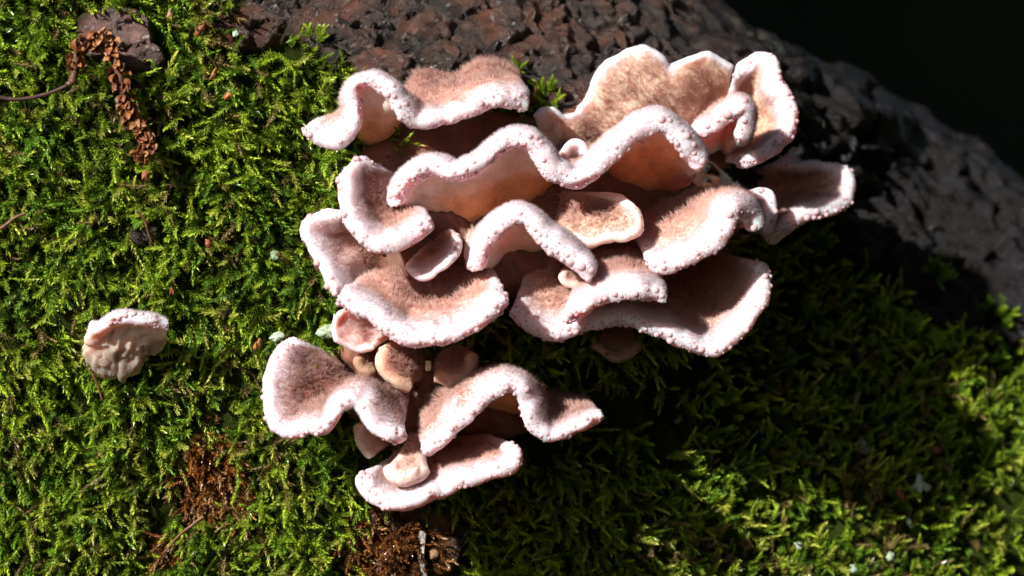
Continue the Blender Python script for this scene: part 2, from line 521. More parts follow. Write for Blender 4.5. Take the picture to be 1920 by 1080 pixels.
CAP_GROUP = "bracket fungi of the cluster"
stats = []
def bracket(label, ribs, ref=None, W=42, Te=40, Tb=22, tone=1.0, hair=1.0, drops=0.5, roll=15.0, big=(), bh=6, under=1.0,
            tan=None, white=None, ripple=1.0, dens=0.20, rev=False, group=CAP_GROUP, size=1.0, ragged=0.0):
    """ribs: (margin x, margin y, margin height, base x, base y[, bulge]); heights in photograph pixels above the log at the base"""
    r = np.array([list(x) + [26.0] * (6 - len(x)) for x in ribs], float)
    if rev: r = r[::-1].copy()
    base_h = hlog(r[:, 3], r[:, 4]) + bh
    if ref is None: ref = float(np.median(hlog(r[:, 3], r[:, 4])))
    mh = r[:, 2] + ref
    A = np.column_stack([r[:, 0], r[:, 1], mh, r[:, 3], r[:, 4], base_h, r[:, 5]])
    D = catmull(A, 60 * len(r))
    seg = np.linalg.norm(np.diff(D[:, :3], axis=0), axis=1) + 0.4 * np.linalg.norm(np.diff(D[:, 3:6], axis=0), axis=1)
    L = np.concatenate([[0], np.cumsum(seg)])
    nu = int(np.clip(L[-1] / 4.2, 40, 330))
    uu = np.linspace(0, L[-1], nu)
    # closer samples at the two ends, for round ends
    e = np.linspace(0, 1, nu); e = e + 0.5 * (e * (1 - e) * (2 * e - 1)) * 0 
    D = np.column_stack([np.interp(e * L[-1], L, D[:, k]) for k in range(7)])
    M, B, bl = D[:, :3], D[:, 3:6], D[:, 6]
    nv = 34
    w = np.linspace(0, 1, nv); v = 1 - (1 - w) ** 2.0
    C = B + 0.58 * (M - B); C[:, 1] -= bl; C[:, 2] += 0.30 * bl
    vv = v[None, :, None]
    Q = (1 - vv) ** 2 * B[:, None] + 2 * vv * (1 - vv) * C[:, None] + vv ** 2 * M[:, None]
    seedo = rng.uniform(0, 900, 3)
    # lumpy rim
    amp = ripple * (v[None, :] ** 3)
    Q[..., 1] += 6.0 * amp * vnoise(Q / 27.0 + seedo, 3) + 1.8 * amp * vnoise(Q / 11.0 + seedo, 4)
    Q[..., 0] += 3.5 * amp * vnoise(Q / 22.0 + seedo, 5)
    Q[..., 2] += 6 * amp * vnoise(Q / 30.0 + seedo, 6)
    if ragged:
        Q[..., :2] += (ragged * (v[None, :, None] ** 2 * 0 + 1) * np.stack([vnoise(Q / 12.0 + seedo, 8), vnoise(Q / 12.0 + seedo, 9)], -1)) * (1 - v[None, :, None]) 
    X = P(Q)
    du = np.gradient(X, axis=0); dv = np.gradient(X, axis=1)
    N = unit(np.cross(dv, du))
    sv = np.linalg.norm(np.diff(Q, axis=1), axis=2)
    dm = np.concatenate([np.cumsum(sv[:, ::-1], axis=1)[:, ::-1], np.zeros((nu, 1))], 1)
    def even(A, k):              # even out directions so that tight bends do not pinch
        for _ in range(k):
            A[1:-1] = A[1:-1] * 0.5 + 0.25 * (A[:-2] + A[2:])
            A[:, 1:-1] = A[:, 1:-1] * 0.5 + 0.25 * (A[:, :-2] + A[:, 2:])
        return unit(A)
    N = even(N, 14)
    rl = np.clip(1 - dm / 52.0, 0, 1)
    ue = np.minimum(np.arange(nu), nu - 1 - np.arange(nu)) * L[-1] / nu
    rf = ((0.4 + 0.6 * sstep(0, 30, bl)) * sstep(0, 60, ue))[:, None]
    X = X - N * (roll * rf * S * (rl ** 2 * 1.5 - 0.42 * sstep(1, 0, np.abs(dm - 40) / 70)))[..., None]
    Q = toQ(X)
    du = np.gradient(X, axis=0); dv = np.gradient(X, axis=1)
    N = unit(np.cross(dv, du))
    X = X + N * (S * (5 * vnoise(Q / 42.0 + seedo, 14) + 2.5 * vnoise(Q / 17.0 + seedo, 15)) * sstep(18, 70, dm))[..., None]
    du = np.gradient(X, axis=0); dv = np.gradient(X, axis=1)
    N = unit(np.cross(dv, du))
    N = even(N, 8)
    su = np.linalg.norm(np.diff(Q, axis=0), axis=2)
    cu = np.concatenate([np.zeros((1, nv)), np.cumsum(su, axis=0)], 0)
    ds = np.minimum(cu, cu[-1:] - cu)
    Te = Te * 0.84
    T = (Tb + (Te - Tb) * sstep(75, 12, dm)) * (1 + 0.22 * vnoise(Q / 58.0 + seedo, 11)) + 3.5 * vnoise(Q / 24.0 + seedo, 12)
    ed = np.minimum(dm, ds)
    rr = Te * 0.55
    t = T * np.sqrt(np.clip(1 - (1 - np.clip(ed / rr, 0, 1)) ** 2, 0, 1))
    off = (N * (t * 0.5 * S)[..., None])
    top, bot = X + off, X - off
    ids_t = np.arange(nu * nv).reshape(nu, nv)
    ids_b = ids_t + nu * nv
    ids_b[:, -1] = ids_t[:, -1]; ids_b[0] = ids_t[0]; ids_b[-1] = ids_t[-1]
    ft = np.stack([ids_t[:-1, :-1], ids_t[:-1, 1:], ids_t[1:, 1:], ids_t[1:, :-1]], -1).reshape(-1, 4)[:, ::-1]
    fb = np.stack([ids_b[:-1, :-1], ids_b[1:, :-1], ids_b[1:, 1:], ids_b[:-1, 1:]], -1).reshape(-1, 4)[:, ::-1]
    fs = np.stack([ids_t[1:-2, 0], ids_b[1:-2, 0], ids_b[2:-1, 0], ids_t[2:-1, 0]], -1)
    # colours
    wv = 1.22 * W * (1 + 0.42 * vnoise(Q / 40.0 + seedo, 20) + 0.18 * vnoise(Q / 13.0 + seedo, 21))
    ec = np.minimum(dm, ds * 1.6 + 40 * (1 - v[None, :]))
    a1 = sstep(0.25, 1.75, ec / wv)[..., None]
    a2 = sstep(1.5, 3.6, ec / wv)[..., None] * tone
    cw = C_WHITE if white is None else np.array(white); ct = C_TAN if tan is None else np.array(tan)
    ctop = cw * (1 - a1) + ct * a1
    ctop = ctop * (1 - a2) + C_BROWN * a2
    b1 = sstep(5, 30, ec)[..., None]; b2 = sstep(50, 150, ec + 22 * vnoise(Q / 35.0 + seedo, 24))[..., None] * under
    cu_ = C_UNDER * (1 + 0.18 * vnoise(Q / 30.0 + seedo, 25))[..., None]
    cbot = (C_UEDGE if white is None else cw) * (1 - b1) + (cu_ if white is None else 0.6 * cu_ + 0.4 * cw) * b1
    cbot = cbot * (1 - b2) + C_UDEEP * (1 + 0.25 * vnoise(Q / 18.0 + seedo, 26))[..., None] * b2
    if ragged:
        pale = sstep(0.5, 0.15, v[None, :] + 0.15 * vnoise(Q / 20.0 + seedo, 27))[..., None]
        cbot = cbot * (1 - pale) + np.array([0.40, 0.30, 0.245]) * pale
        bot = bot + (N * S * (5 * vnoise(Q / 11.0 + seedo, 28) + 3 * vnoise(Q / 5.0 + seedo, 29))[..., None]) * sstep(10, 40, ed)[..., None]
    org = X[:, 0].mean(axis=0)
    root = bpy.data.objects.new("bracket_fungus", None); COL.objects.link(root); root.location = org
    tag(root, label, "fungus", group)
    verts = np.concatenate([top.reshape(-1, 3), bot.reshape(-1, 3)]) - org
    cols = np.concatenate([ctop.reshape(-1, 3), cbot.reshape(-1, 3)])
    obj("cap", mesh_np("cap", verts, [np.concatenate([ft, fb, fs])], cols), M_CAP, root)
    # ---- fuzz
    Vt = top; Nt = grid_normals(top); 
    sgn = np.sign((Nt * N).sum(-1, keepdims=True)); Nt = Nt * np.where(sgn == 0, 1, sgn)
    qa = np.linalg.norm(np.cross(top[1:, :-1] - top[:-1, :-1], top[:-1, 1:] - top[:-1, :-1]), axis=-1) / (S * S)
    qa = qa * (1 + 0.6 * (ec / wv < 1.2)[:-1, :-1])
    nh = int(qa.sum() * dens)
    pick = rng.choice(qa.size, size=nh, p=(qa / qa.sum()).ravel())
    pi, pj = np.unravel_index(pick, qa.shape)
    fu, fv = rng.random(nh), rng.random(nh)
    def samp(G):
        g = lambda a, b: G[pi + a, pj + b]
        sh = (lambda x: x) if G.ndim == 2 else (lambda x: x[:, None])
        return (g(0, 0) * sh((1 - fu) * (1 - fv)) + g(1, 0) * sh(fu * (1 - fv)) + g(0, 1) * sh((1 - fu) * fv) + g(1, 1) * sh(fu * fv))
    hp, hn, he, hc, hq = samp(Vt), unit(samp(Nt)), samp(ec / wv), samp(ctop), samp(Q)
    flow = unit(samp(dv))
    inner = sstep(0.7, 2.4, he)
    clump = np.stack([vnoise(hq / 7.0 + seedo, 40 + k) for k in range(3)], -1)
    dirn = unit(hn * 1.0 + flow * 0.25 + rng.normal(size=(nh, 3)) * 0.32 + clump * (0.35 + 0.75 * inner)[:, None])
    ln_ = (8.0 * (0.4 + 0.6 * sstep(3, 24, samp(ed))) + 9 * inner * hair * (0.7 + 0.5 * vnoise(hq / 16.0 + seedo, 50))) * rng.uniform(0.55, 1.25, nh)
    wd = (0.85 + 0.2 * inner) * rng.uniform(0.8, 1.2, nh)
    tipc = hc * (1 - 0.55 * inner[:, None]) + np.array([0.92, 0.72, 0.66]) * 0.55 * inner[:, None]
    hv, hf, hcol = spikes(hp - org - hn * S * 0.6, dirn, ln_ * S, wd * S, hc, tipc)
    tag(obj("fuzz", mesh_np("fuzz", hv, hf, hcol), M_FUZZ, root), kind="stuff")
    # ---- guttation drops
    if drops > 0 or big:
        allp = np.concatenate([top.reshape(-1, 3), bot.reshape(-1, 3)])
        alln = np.concatenate([Nt.reshape(-1, 3), -N.reshape(-1, 3)])
        alle = np.concatenate([(ed * 1.0).ravel(), -ed.ravel()])
        allq = toQ(allp)
        placed = []
        def put(k, rad):
            x = allp[k]
            for (y, r2) in placed:
                if np.linalg.norm(x - y) < (rad + r2) * S * 0.95: return False
            placed.append((x, rad)); return True
        keep = []
        for (bx, by, br) in big:
            d = np.hypot(allq[:, 0] - bx, allq[:, 1] - by)
            near = np.where(d < 14)[0]
            if len(near) == 0: continue
            k = near[np.argmax(allq[near, 2] - 1.5 * d[near])]
            if put(k, br): keep.append((k, br))
        cand = np.where((alle < 12) & (alle > -8) & (np.concatenate([v[None, :].repeat(nu, 0).ravel()] * 2) > 0.5))[0]
        nd = int(L[-1] * drops * 0.50)
        if len(cand) and nd:
            for k in rng.choice(cand, size=nd * 2):
                rad = 1.9 + 6.2 * rng.random() ** 3.0
                if alle[k] > 3: rad *= 0.75
                if len(keep) >= nd: break
                if put(k, rad): keep.append((k, rad))
        dv_, df_, off_ = [], [], 0
        for (k, rad) in keep:
            c = allp[k] + alln[k] * rad * S * -0.46 - org
            if rad >= 4.6:
                o = obj("droplet", DROP_ME, M_DROP, root); o.location = c; o.scale = (rad * S,) * 3
            else:
                dv_.append(DEW_V * rad * S + c); df_.append(DEW_F + off_); off_ += len(DEW_V)
        if dv_:
            tag(obj("dew", mesh_np("dew", np.concatenate(dv_), np.concatenate(df_)), M_DROP, root), kind="stuff")
    stats.append((label[:40], nu, nh))
    return root

# --- top left shelf
bracket("pink shelf with curled left lip, upper left of the cluster, under the bare bark", [
    (566, 243, 130, 630, 232), (598, 266, 140, 640, 222), (632, 264, 145, 655, 212), (652, 238, 140, 672, 225), (654, 208, 140, 676, 240),
    (648, 180, 140, 682, 254, 30), (654, 152, 145, 688, 262, 30), (684, 134, 150, 696, 266, 30), (716, 140, 160, 706, 266, 30), (742, 168, 170, 722, 256),
    (762, 205, 172, 750, 215), (782, 232, 165, 790, 155, 5), (815, 230, 160, 812, 150, 0), (870, 210, 150, 850, 148, 0), (925, 188, 140, 905, 122, 10), (968, 186, 125, 945, 132, 10), (990, 203, 115, 972, 160)],
    ref=35, W=34, drops=0.7, big=[(674, 143, 5), (688, 144, 5.5), (700, 149, 5), (712, 162, 5), (726, 178, 7), (740, 180, 6), (738, 160, 5.5), (762, 196, 7), (752, 190, 5)])
# --- two fused arches across the middle
bracket("long white-rimmed bracket with two tall arches, fused in the cluster's upper middle", [
    (733, 386, 158, 800, 402, 10), (739, 348, 158, 830, 412, 30), (768, 318, 163, 850, 418, 40), (806, 302, 168, 870, 420, 40), (845, 314, 173, 890, 418, 36), (886, 303, 168, 910, 412, 40),
    (918, 275, 163, 930, 405, 50), (955, 250, 158, 955, 400, 50), (992, 254, 158, 980, 395, 50), (1020, 282, 158, 1005, 375, 40), (1038, 318, 158, 1035, 330, 20),
    (1066, 336, 153, 1055, 275, 0), (1094, 332, 153, 1078, 275, 0), (1122, 308, 148, 1110, 300, 26), (1150, 280, 138, 1150, 335, 60), (1182, 252, 133, 1175, 350, 76),
    (1213, 232, 128, 1195, 358, 80), (1245, 226, 126, 1215, 362, 70), (1274, 244, 123, 1240, 362, 56), (1297, 272, 118, 1262, 358, 46), (1311, 299, 113, 1282, 352, 30), (1315, 316, 108, 1294, 348, 10)],
    ref=0, W=50, Te=48, drops=0.8, big=[(765, 333, 7), (784, 317, 6), (786, 328, 6.5), (800, 318, 5), (853, 322, 5), (862, 318, 8), (875, 316, 6), (745, 345, 6), (888, 305, 5),
        (930, 262, 5), (972, 248, 5.5), (983, 250, 7.5), (995, 256, 7), (1007, 258, 7), (1020, 300, 6), (1240, 222, 9), (1257, 226, 7), (1291, 252, 10), (1304, 270, 8), (1303, 288, 6), (1318, 302, 8), (1278, 243, 5), (1150, 308, 5), (1135, 313, 5), (1167, 296, 6), (1203, 278, 6), (1225, 262, 7), (1308, 256, 5)])
# --- small lobe between the arches
bracket("tiny pink lobe peeping out between the two tall arches", [
    (1054, 286, 70, 1058, 335, 0), (1064, 270, 75, 1066, 335, 0), (1080, 264, 80, 1076, 335, 0), (1093, 272, 80, 1086, 335, 0), (1097, 290, 78, 1096, 335, 0)], rev=True, W=24, Te=20, Tb=26, drops=0, ref=20, roll=0, tone=0.0, ripple=0.5, tan=(0.78, 0.60, 0.57))
# --- broad fan at the back
bracket("broad pale tan fan with scalloped lobes, topmost of the cluster, spread on the bark", [
    (1000, 216, 95, 1030, 300, 0), (1018, 203, 92, 1046, 300, 0), (1042, 206, 85, 1070, 300, 0), (1068, 214, 70, 1096, 300, 0), (1086, 198, 45, 1118, 296, 0), (1102, 170, 25, 1140, 290, 0), (1117, 137, 30, 1158, 285, 0), (1150, 106, 32, 1178, 280, 0), (1185, 87, 32, 1200, 280, 0), (1216, 86, 30, 1216, 280, 0), (1243, 101, 24, 1232, 280, 0), (1256, 119, 16, 1250, 280, 0), (1284, 107, 20, 1270, 280, 0),
    (1320, 99, 20, 1298, 280, 0), (1352, 108, 12, 1328, 282, 0), (1374, 127, 0, 1345, 284, 0)],
    rev=True, ref=-130, W=13, Te=20, Tb=18, tone=0.0, hair=0.7, drops=0, tan=(0.82, 0.56, 0.45), roll=4, dens=0.13)
bracket("tall tan fan with thick white right rim, beside the bare bark edge", [
    (1384, 132, 20, 1345, 225, 0), (1410, 110, 30, 1348, 232, 0), (1438, 104, 40, 1352, 240, 0), (1455, 125, 50, 1355, 246, 0), (1464, 156, 60, 1358, 252, 0), (1482, 182, 70, 1361, 258, 0),
    (1490, 214, 90, 1364, 264, 0), (1484, 242, 110, 1366, 270, 0), (1462, 266, 130, 1366, 278, 0), (1436, 284, 150, 1362, 286, 0), (1412, 300, 155, 1358, 294, 0), (1388, 308, 130, 1354, 300, 0)],
    rev=True, ref=-190, W=44, Te=34, Tb=20, tone=0.0, hair=0.6, drops=0.5, tan=(0.80, 0.50, 0.36), roll=6)
bracket("short arched bracket carrying one very large drop, behind the right arch", [
    (1296, 246, 130, 1305, 280, 10), (1328, 230, 145, 1320, 284, 16), (1364, 206, 160, 1335, 286, 26), (1390, 192, 170, 1345, 288, 26), (1405, 202, 170, 1350, 290, 16), (1404, 228, 165, 1353, 292, 6), (1396, 250, 160, 1356, 294, 0), (1386, 264, 155, 1358, 296, 0)],
    ref=-130, W=30, Te=36, drops=0.6, big=[(1363, 214, 12), (1396, 188, 10), (1410, 198, 8), (1327, 236, 8), (1345, 226, 4.8)], under=0.4)
# --- right hand cup
bracket("wide brown cup with a white right rim, on the bark at the right", [
    (1474, 292, 0, 1425, 318, 0), (1512, 308, 20, 1422, 324, 0), (1555, 312, 45, 1420, 332, 0), (1588, 318, 60, 1418, 340, 0), (1600, 348, 80, 1416, 350, 0), (1590, 378, 100, 1414, 360, 0),
    (1560, 392, 120, 1414, 370, 0), (1525, 398, 130, 1414, 380, 0), (1490, 416, 140, 1416, 392, 0), (1460, 438, 140, 1420, 406, 0), (1444, 458, 135, 1424, 424, 0)],
    rev=True, ref=-275, W=27, Te=36, tone=1.0, hair=0.8, drops=0.7, big=[(1515, 413, 8), (1533, 397, 9), (1550, 396, 5), (1550, 406, 5.5), (1495, 421, 5), (1528, 416, 6), (1540, 418, 5)], tan=(0.52, 0.30, 0.23))
# --- left upright cap
bracket("upright cup with a broad white left wall, at the cluster's left edge", [
    (694, 304, 110, 742, 322, 0), (664, 306, 140, 746, 330, 0), (644, 328, 170, 750, 338, 0), (645, 366, 190, 755, 346, 0), (656, 408, 205, 760, 356, 0), (676, 442, 215, 765, 364, 0),
    (706, 462, 220, 771, 370, 0), (740, 460, 220, 778, 376, 0), (770, 442, 215, 784, 382, 0), (798, 422, 210, 790, 386, 0), (808, 410, 205, 796, 392, 0)],
    ref=35, W=46, Te=40, hair=1.3, drops=0.45, big=[(660, 437, 5), (670, 459, 7), (714, 472, 5), (729, 471, 4.8), (790, 431, 5), (797, 426, 5)])
bracket("pale flap with drooping left corner, tucked under the upright white-walled cup", [
    (640, 396, 110, 688, 425, 0), (608, 404, 110, 690, 440, 0), (576, 413, 110, 694, 455, 0), (566, 430, 110, 698, 470, 0), (576, 455, 115, 704, 482, 0), (594, 482, 120, 710, 492, 0), (609, 510, 125, 716, 504, 0), (620, 538, 130, 722, 516, 0), (632, 554, 130, 728, 526, 0)],
    ref=40, W=46, Te=30, Tb=20, hair=1.2, drops=0.3, big=[(623, 521, 5)])
bracket("small oval tongue with a pale front edge, below the upright white-walled cup", [
    (764, 492, 165, 796, 462, 0), (768, 508, 172, 802, 462, 0), (790, 513, 178, 812, 460, 0), (818, 505, 180, 822, 455, 0), (842, 488, 178, 834, 446, 0), (855, 468, 172, 844, 436, 0), (857, 446, 165, 850, 428, 0)],
    ref=15, W=26, Te=22, Tb=18, drops=0.1)
bracket("little pale sheet wedged between the oval tongue and the central arch", [
    (868, 478, 110, 880, 425, 0), (880, 486, 115, 890, 420, 0), (894, 474, 110, 905, 415, 0), (902, 450, 100, 915, 412, 0)], ref=10, W=14, Te=16, Tb=14, drops=0, tone=0.2, tan=(0.7, 0.48, 0.42))
# --- centre
bracket("central arch with a steep right leg beaded with drops, heart of the cluster", [
    (888, 510, 215, 920, 500, 0), (894, 472, 215, 928, 496, 10), (908, 438, 215, 940, 490, 30), (935, 412, 215, 956, 485, 44), (966, 400, 215, 975, 480, 50), (994, 408, 215, 994, 476, 44), (1020, 434, 220, 1014, 466, 36),
    (1046, 460, 225, 1038, 448, 24), (1075, 484, 225, 1062, 440, 10), (1100, 505, 225, 1080, 444, 0), (1110, 522, 220, 1090, 456, 0)],
    ref=-38, W=48, Te=44, drops=0.8, big=[(963, 417, 5), (988, 422, 5), (1001, 432, 5), (1012, 441, 5), (1010, 455, 7), (1023, 462, 6), (1030, 477, 7), (1045, 473, 5), (1063, 479, 5.5), (1069, 493, 9), (1087, 501, 10), (1110, 509, 8), (1101, 525, 7), (1052, 489, 6), (926, 434, 5)], under=0.5)
bracket("shaggy dark brown tongue with a pale blunt tip, behind the central arch", [
    (1160, 372, 110, 1062, 360, 10), (1186, 386, 125, 1060, 366, 10), (1205, 412, 140, 1056, 374, 10), (1200, 436, 148, 1054, 382, 10), (1176, 446, 148, 1052, 390, 10), (1145, 452, 142, 1050, 400, 6), (1112, 458, 132, 1048, 410, 0), (1080, 456, 118, 1046, 422, 0)],
    rev=True, ref=-30, bh=45, W=26, Te=24, Tb=20, hair=1.6, drops=0.05, roll=4, tan=(0.60, 0.36, 0.27), white=(0.76, 0.61, 0.58))
bracket("pale hairy nub under the right leg of the central arch", [
    (1052, 512, 120, 1072, 484, 0), (1058, 530, 125, 1078, 484, 0), (1075, 538, 128, 1085, 484, 0), (1092, 530, 125, 1094, 486, 0)], ref=-40, W=12, Te=20, drops=0, tone=0.3, white=(0.64, 0.48, 0.44), tan=(0.5, 0.3, 0.24))
# --- right of centre
bracket("big white-lipped bracket rising to an arch, right of the central arch", [
    (1216, 496, 190, 1190, 446, 0), (1246, 502, 200, 1208, 424, 0), (1288, 488, 205, 1230, 402, 6), (1324, 468, 205, 1254, 388, 14), (1350, 438, 200, 1280, 380, 24), (1370, 400, 195, 1308, 380, 36), (1394, 388, 180, 1338, 392, 36), (1414, 408, 165, 1356, 408, 20), (1422, 434, 155, 1368, 424, 10)],
    ref=-45, bh=70, W=46, Te=42, hair=1.3, drops=0.75, big=[(1366, 403, 9), (1283, 497, 6), (1267, 501, 5), (1245, 492, 5), (1296, 507, 6), (1310, 474, 5), (1324, 482, 5)])
bracket("small white flap standing right behind the big white-lipped bracket", [
    (1398, 364, 60, 1390, 408, 0), (1424, 362, 70, 1396, 412, 0), (1442, 372, 80, 1400, 416, 0), (1446, 394, 90, 1402, 422, 0), (1442, 418, 95, 1404, 428, 0), (1432, 438, 95, 1406, 434, 0)],
    rev=True, ref=-160, W=40, Te=30, Tb=20, drops=0.2, tone=0.2, under=0.3)
# --- lower tier
bracket("wide scooped bracket with a russet hollow and beaded white lip, lower left of the cluster", [
    (634, 562, 185, 680, 516, 10), (660, 574, 195, 696, 514, 10), (694, 590, 205, 718, 512, 4), (724, 612, 215, 745, 508, 0), (756, 634, 220, 770, 504, -8), (795, 638, 222, 800, 502, -12), (836, 632, 222, 830, 500, -8),
    (872, 620, 220, 860, 498, 0), (905, 598, 218, 888, 498, 8), (932, 574, 212, 908, 500, 14), (946, 552, 205, 922, 506, 14)],
    ref=35, W=44, Te=40, hair=1.5, drops=0.9, big=[(712, 618, 5), (726, 616, 5), (735, 627, 5), (750, 643, 6), (748, 640, 5), (785, 645, 6), (795, 640, 5), (831, 640, 6), (852, 640, 6), (862, 645, 6), (885, 632, 6), (896, 620, 7), (913, 592, 5), (775, 652, 7)])
bracket("crinkled pink underside flap hanging below the wide scooped bracket", [
    (626, 584, 120, 712, 570, 0), (628, 610, 116, 716, 586, 0), (642, 638, 114, 722, 600, 0), (670, 648, 112, 732, 612, 0), (704, 646, 112, 746, 618, 0)], ref=40, W=8, Te=18, tone=0, drops=0, hair=0.2, dens=0.06, tan=(0.66, 0.40, 0.37), white=(0.78, 0.60, 0.62), ripple=2.2)
bracket("curved upper lip with neat rows of drops, above the lowest right bracket", [
    (1056, 602, 205, 1092, 516, 0), (1088, 582, 208, 1106, 504, 6), (1124, 562, 210, 1126, 494, 12), (1164, 547, 210, 1152, 488, 16), (1204, 544, 205, 1180, 490, 16), (1234, 552, 198, 1204, 500, 10), (1248, 566, 192, 1218, 512, 0)],
    ref=-20, bh=60, W=42, Te=38, hair=1.4, drops=0.8, big=[(1136, 560, 7), (1153, 552, 7), (1125, 565, 6), (1111, 573, 5), (1112, 586, 5), (1233, 544, 7), (1243, 556, 6), (1216, 542, 5), (1098, 590, 5)])
bracket("lowest right bracket, a broad bluish-white ruffled skirt with a shaded brown hollow", [
    (956, 588, 190, 980, 528, 0), (984, 610, 195, 996, 520, 0), (1028, 630, 200, 1018, 514, 0), (1068, 626, 200, 1048, 514, 0), (1104, 614, 195, 1084, 520, 0), (1145, 604, 190, 1128, 526, 0), (1185, 604, 185, 1168, 530, 0), (1225, 616, 182, 1204, 530, 0),
    (1264, 630, 180, 1230, 526, 0), (1300, 650, 180, 1254, 520, 0), (1328, 662, 180, 1274, 514, 0), (1360, 648, 178, 1290, 506, 0), (1392, 622, 172, 1305, 500, 0), (1416, 588, 165, 1318, 492, 0), (1434, 548, 155, 1330, 486, 0), (1438, 514, 140, 1340, 480, 0), (1430, 490, 125, 1346, 474, 0)],
    ref=-70, bh=35, W=44, Te=36, drops=0.9, hair=1.0, big=[(1084, 624, 8), (1046, 634, 6), (1035, 635, 5), (1128, 606, 6), (1156, 610, 5), (1184, 610, 5), (1212, 618, 5), (1240, 625, 5), (1315, 655, 8), (1343, 657, 5), (1357, 655, 6), (1303, 650, 6), (1372, 656, 7), (1229, 632, 6), (985, 626, 5)], tan=(0.55, 0.32, 0.25))
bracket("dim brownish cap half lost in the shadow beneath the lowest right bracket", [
    (1108, 650, 110, 1140, 610, 0), (1130, 668, 112, 1148, 610, 0), (1155, 674, 112, 1158, 610, 0), (1185, 662, 110, 1168, 612, 0), (1200, 645, 105, 1176, 612, 0)], ref=-125, W=10, Te=22, tone=0.8, drops=0, white=(0.34, 0.22, 0.19), tan=(0.3, 0.17, 0.13))  # colours lowered so that this cap sinks into the shadow
# --- bottom cluster
bracket("large brown cup with a white left rim and small arch, lower group beside the moss", [
    (556, 634, 70, 622, 662, 0), (524, 646, 85, 628, 672, 0), (503, 690, 110, 636, 684, 0), (498, 745, 140, 644, 694, 0), (506, 792, 165, 652, 702, 0), (532, 814, 180, 660, 708, 0), (566, 806, 190, 668, 714, 0), (600, 802, 200, 676, 724, 0),
    (618, 782, 200, 684, 740, 16), (634, 758, 200, 690, 752, 30), (660, 746, 200, 700, 754, 40), (682, 760, 200, 712, 744, 40), (702, 790, 205, 726, 728, 30), (722, 814, 205, 742, 720, 16), (744, 822, 205, 756, 722, 10), (758, 806, 200, 766, 732, 0)],
    ref=30, W=30, Te=34, hair=1.3, drops=0.4, big=[(595, 818, 6), (617, 790, 6), (600, 800, 6), (607, 797, 6), (547, 825, 5), (640, 757, 5), (655, 752, 5), (680, 765, 5)], tan=(0.52, 0.30, 0.26))
bracket("hairy arch with a long diagonal lip and right wing, lower group over the shadow", [
    (796, 852, 205, 786, 770, 0), (816, 830, 208, 800, 752, 6), (846, 800, 210, 824, 742, 24), (880, 766, 210, 866, 756, 50), (912, 738, 210, 900, 774, 70), (946, 718, 208, 936, 782, 72), (974, 722, 205, 962, 776, 62), (994, 748, 200, 984, 764, 46), (1004, 782, 195, 1006, 754, 30),
    (1016, 810, 190, 1030, 750, 10), (1046, 812, 185, 1050, 750, 4), (1080, 800, 175, 1074, 754, 4), (1110, 786, 165, 1094, 758, 4), (1130, 778, 160, 1106, 764, 0)],
    ref=10, W=27, Te=38, hair=1.3, drops=0.5, big=[(988, 730, 8), (952, 728, 7), (945, 724, 5), (921, 740, 6), (887, 774, 7), (906, 760, 5), (1014, 818, 5), (1052, 815, 5), (865, 800, 5)], tan=(0.56, 0.32, 0.26))
bracket("bottommost bracket, a white-rimmed dish below the hairy arch", [
    (682, 888, 190, 744, 850, 0), (680, 914, 200, 748, 848, 0), (706, 936, 208, 758, 846, 0), (742, 946, 212, 776, 844, 0), (780, 940, 214, 796, 842, 0), (816, 924, 214, 820, 838, 0), (856, 908, 212, 844, 834, 0), (896, 896, 208, 866, 830, 0), (934, 884, 202, 886, 826, 0),
    (960, 876, 195, 900, 822, 0), (968, 856, 185, 906, 818, 0), (962, 832, 170, 912, 812, 0)],
    ref=25, W=40, Te=38, drops=0.35)
bracket("smooth rounded knob resting inside the bottommost dish", [
    (728, 876, 215, 764, 830, 0), (736, 898, 220, 770, 828, 0), (758, 904, 222, 778, 826, 0), (784, 894, 220, 786, 826, 0), (800, 876, 215, 796, 828, 0)], ref=25, bh=120, W=24, Te=34, Tb=28, drops=0, tone=0.2, tan=(0.62, 0.40, 0.33), white=(0.74, 0.58, 0.55))
bracket("reddish brown hairy knob under the wide scooped bracket", [
    (722, 652, 120, 770, 646, 20), (716, 678, 125, 774, 660, 20), (728, 702, 130, 780, 676, 20), (750, 722, 130, 786, 690, 16), (772, 728, 125, 794, 700, 10)], ref=25, W=5, Te=36, Tb=34, tone=0.7, hair=1.2, drops=0, tan=(0.52, 0.28, 0.20), white=(0.58, 0.40, 0.30))
bracket("small round brown button between the lower brown cup and the hairy knob", [
    (670, 672, 105, 690, 664, 14), (672, 690, 110, 692, 668, 14), (688, 700, 112, 696, 670, 14), (702, 690, 110, 700, 668, 10)], ref=30, W=5, Te=30, Tb=26, tone=0.6, drops=0, hair=0.8, tan=(0.32, 0.19, 0.12), white=(0.32, 0.20, 0.13))
bracket("dark rust-brown lump in shade beside the hairy knob", [
    (812, 712, 95, 830, 672, 10), (842, 716, 100, 844, 668, 10), (870, 706, 100, 858, 666, 10), (886, 686, 95, 870, 664, 10), (884, 664, 90, 876, 660, 10)], ref=15, W=8, Te=30, Tb=26, tone=0.7, drops=0, tan=(0.50, 0.27, 0.20), white=(0.5, 0.34, 0.28))
bracket("pale beige stalk bending down behind the bottommost dish", [
    (668, 792, 80, 712, 782, 0), (671, 815, 85, 716, 800, 0), (680, 838, 95, 722, 818, 0), (694, 858, 110, 728, 836, 0)], ref=30, W=20, Te=20, Tb=20, tone=0, drops=0, tan=(0.56, 0.40, 0.32), white=(0.72, 0.62, 0.56), hair=0.2, dens=0.05)
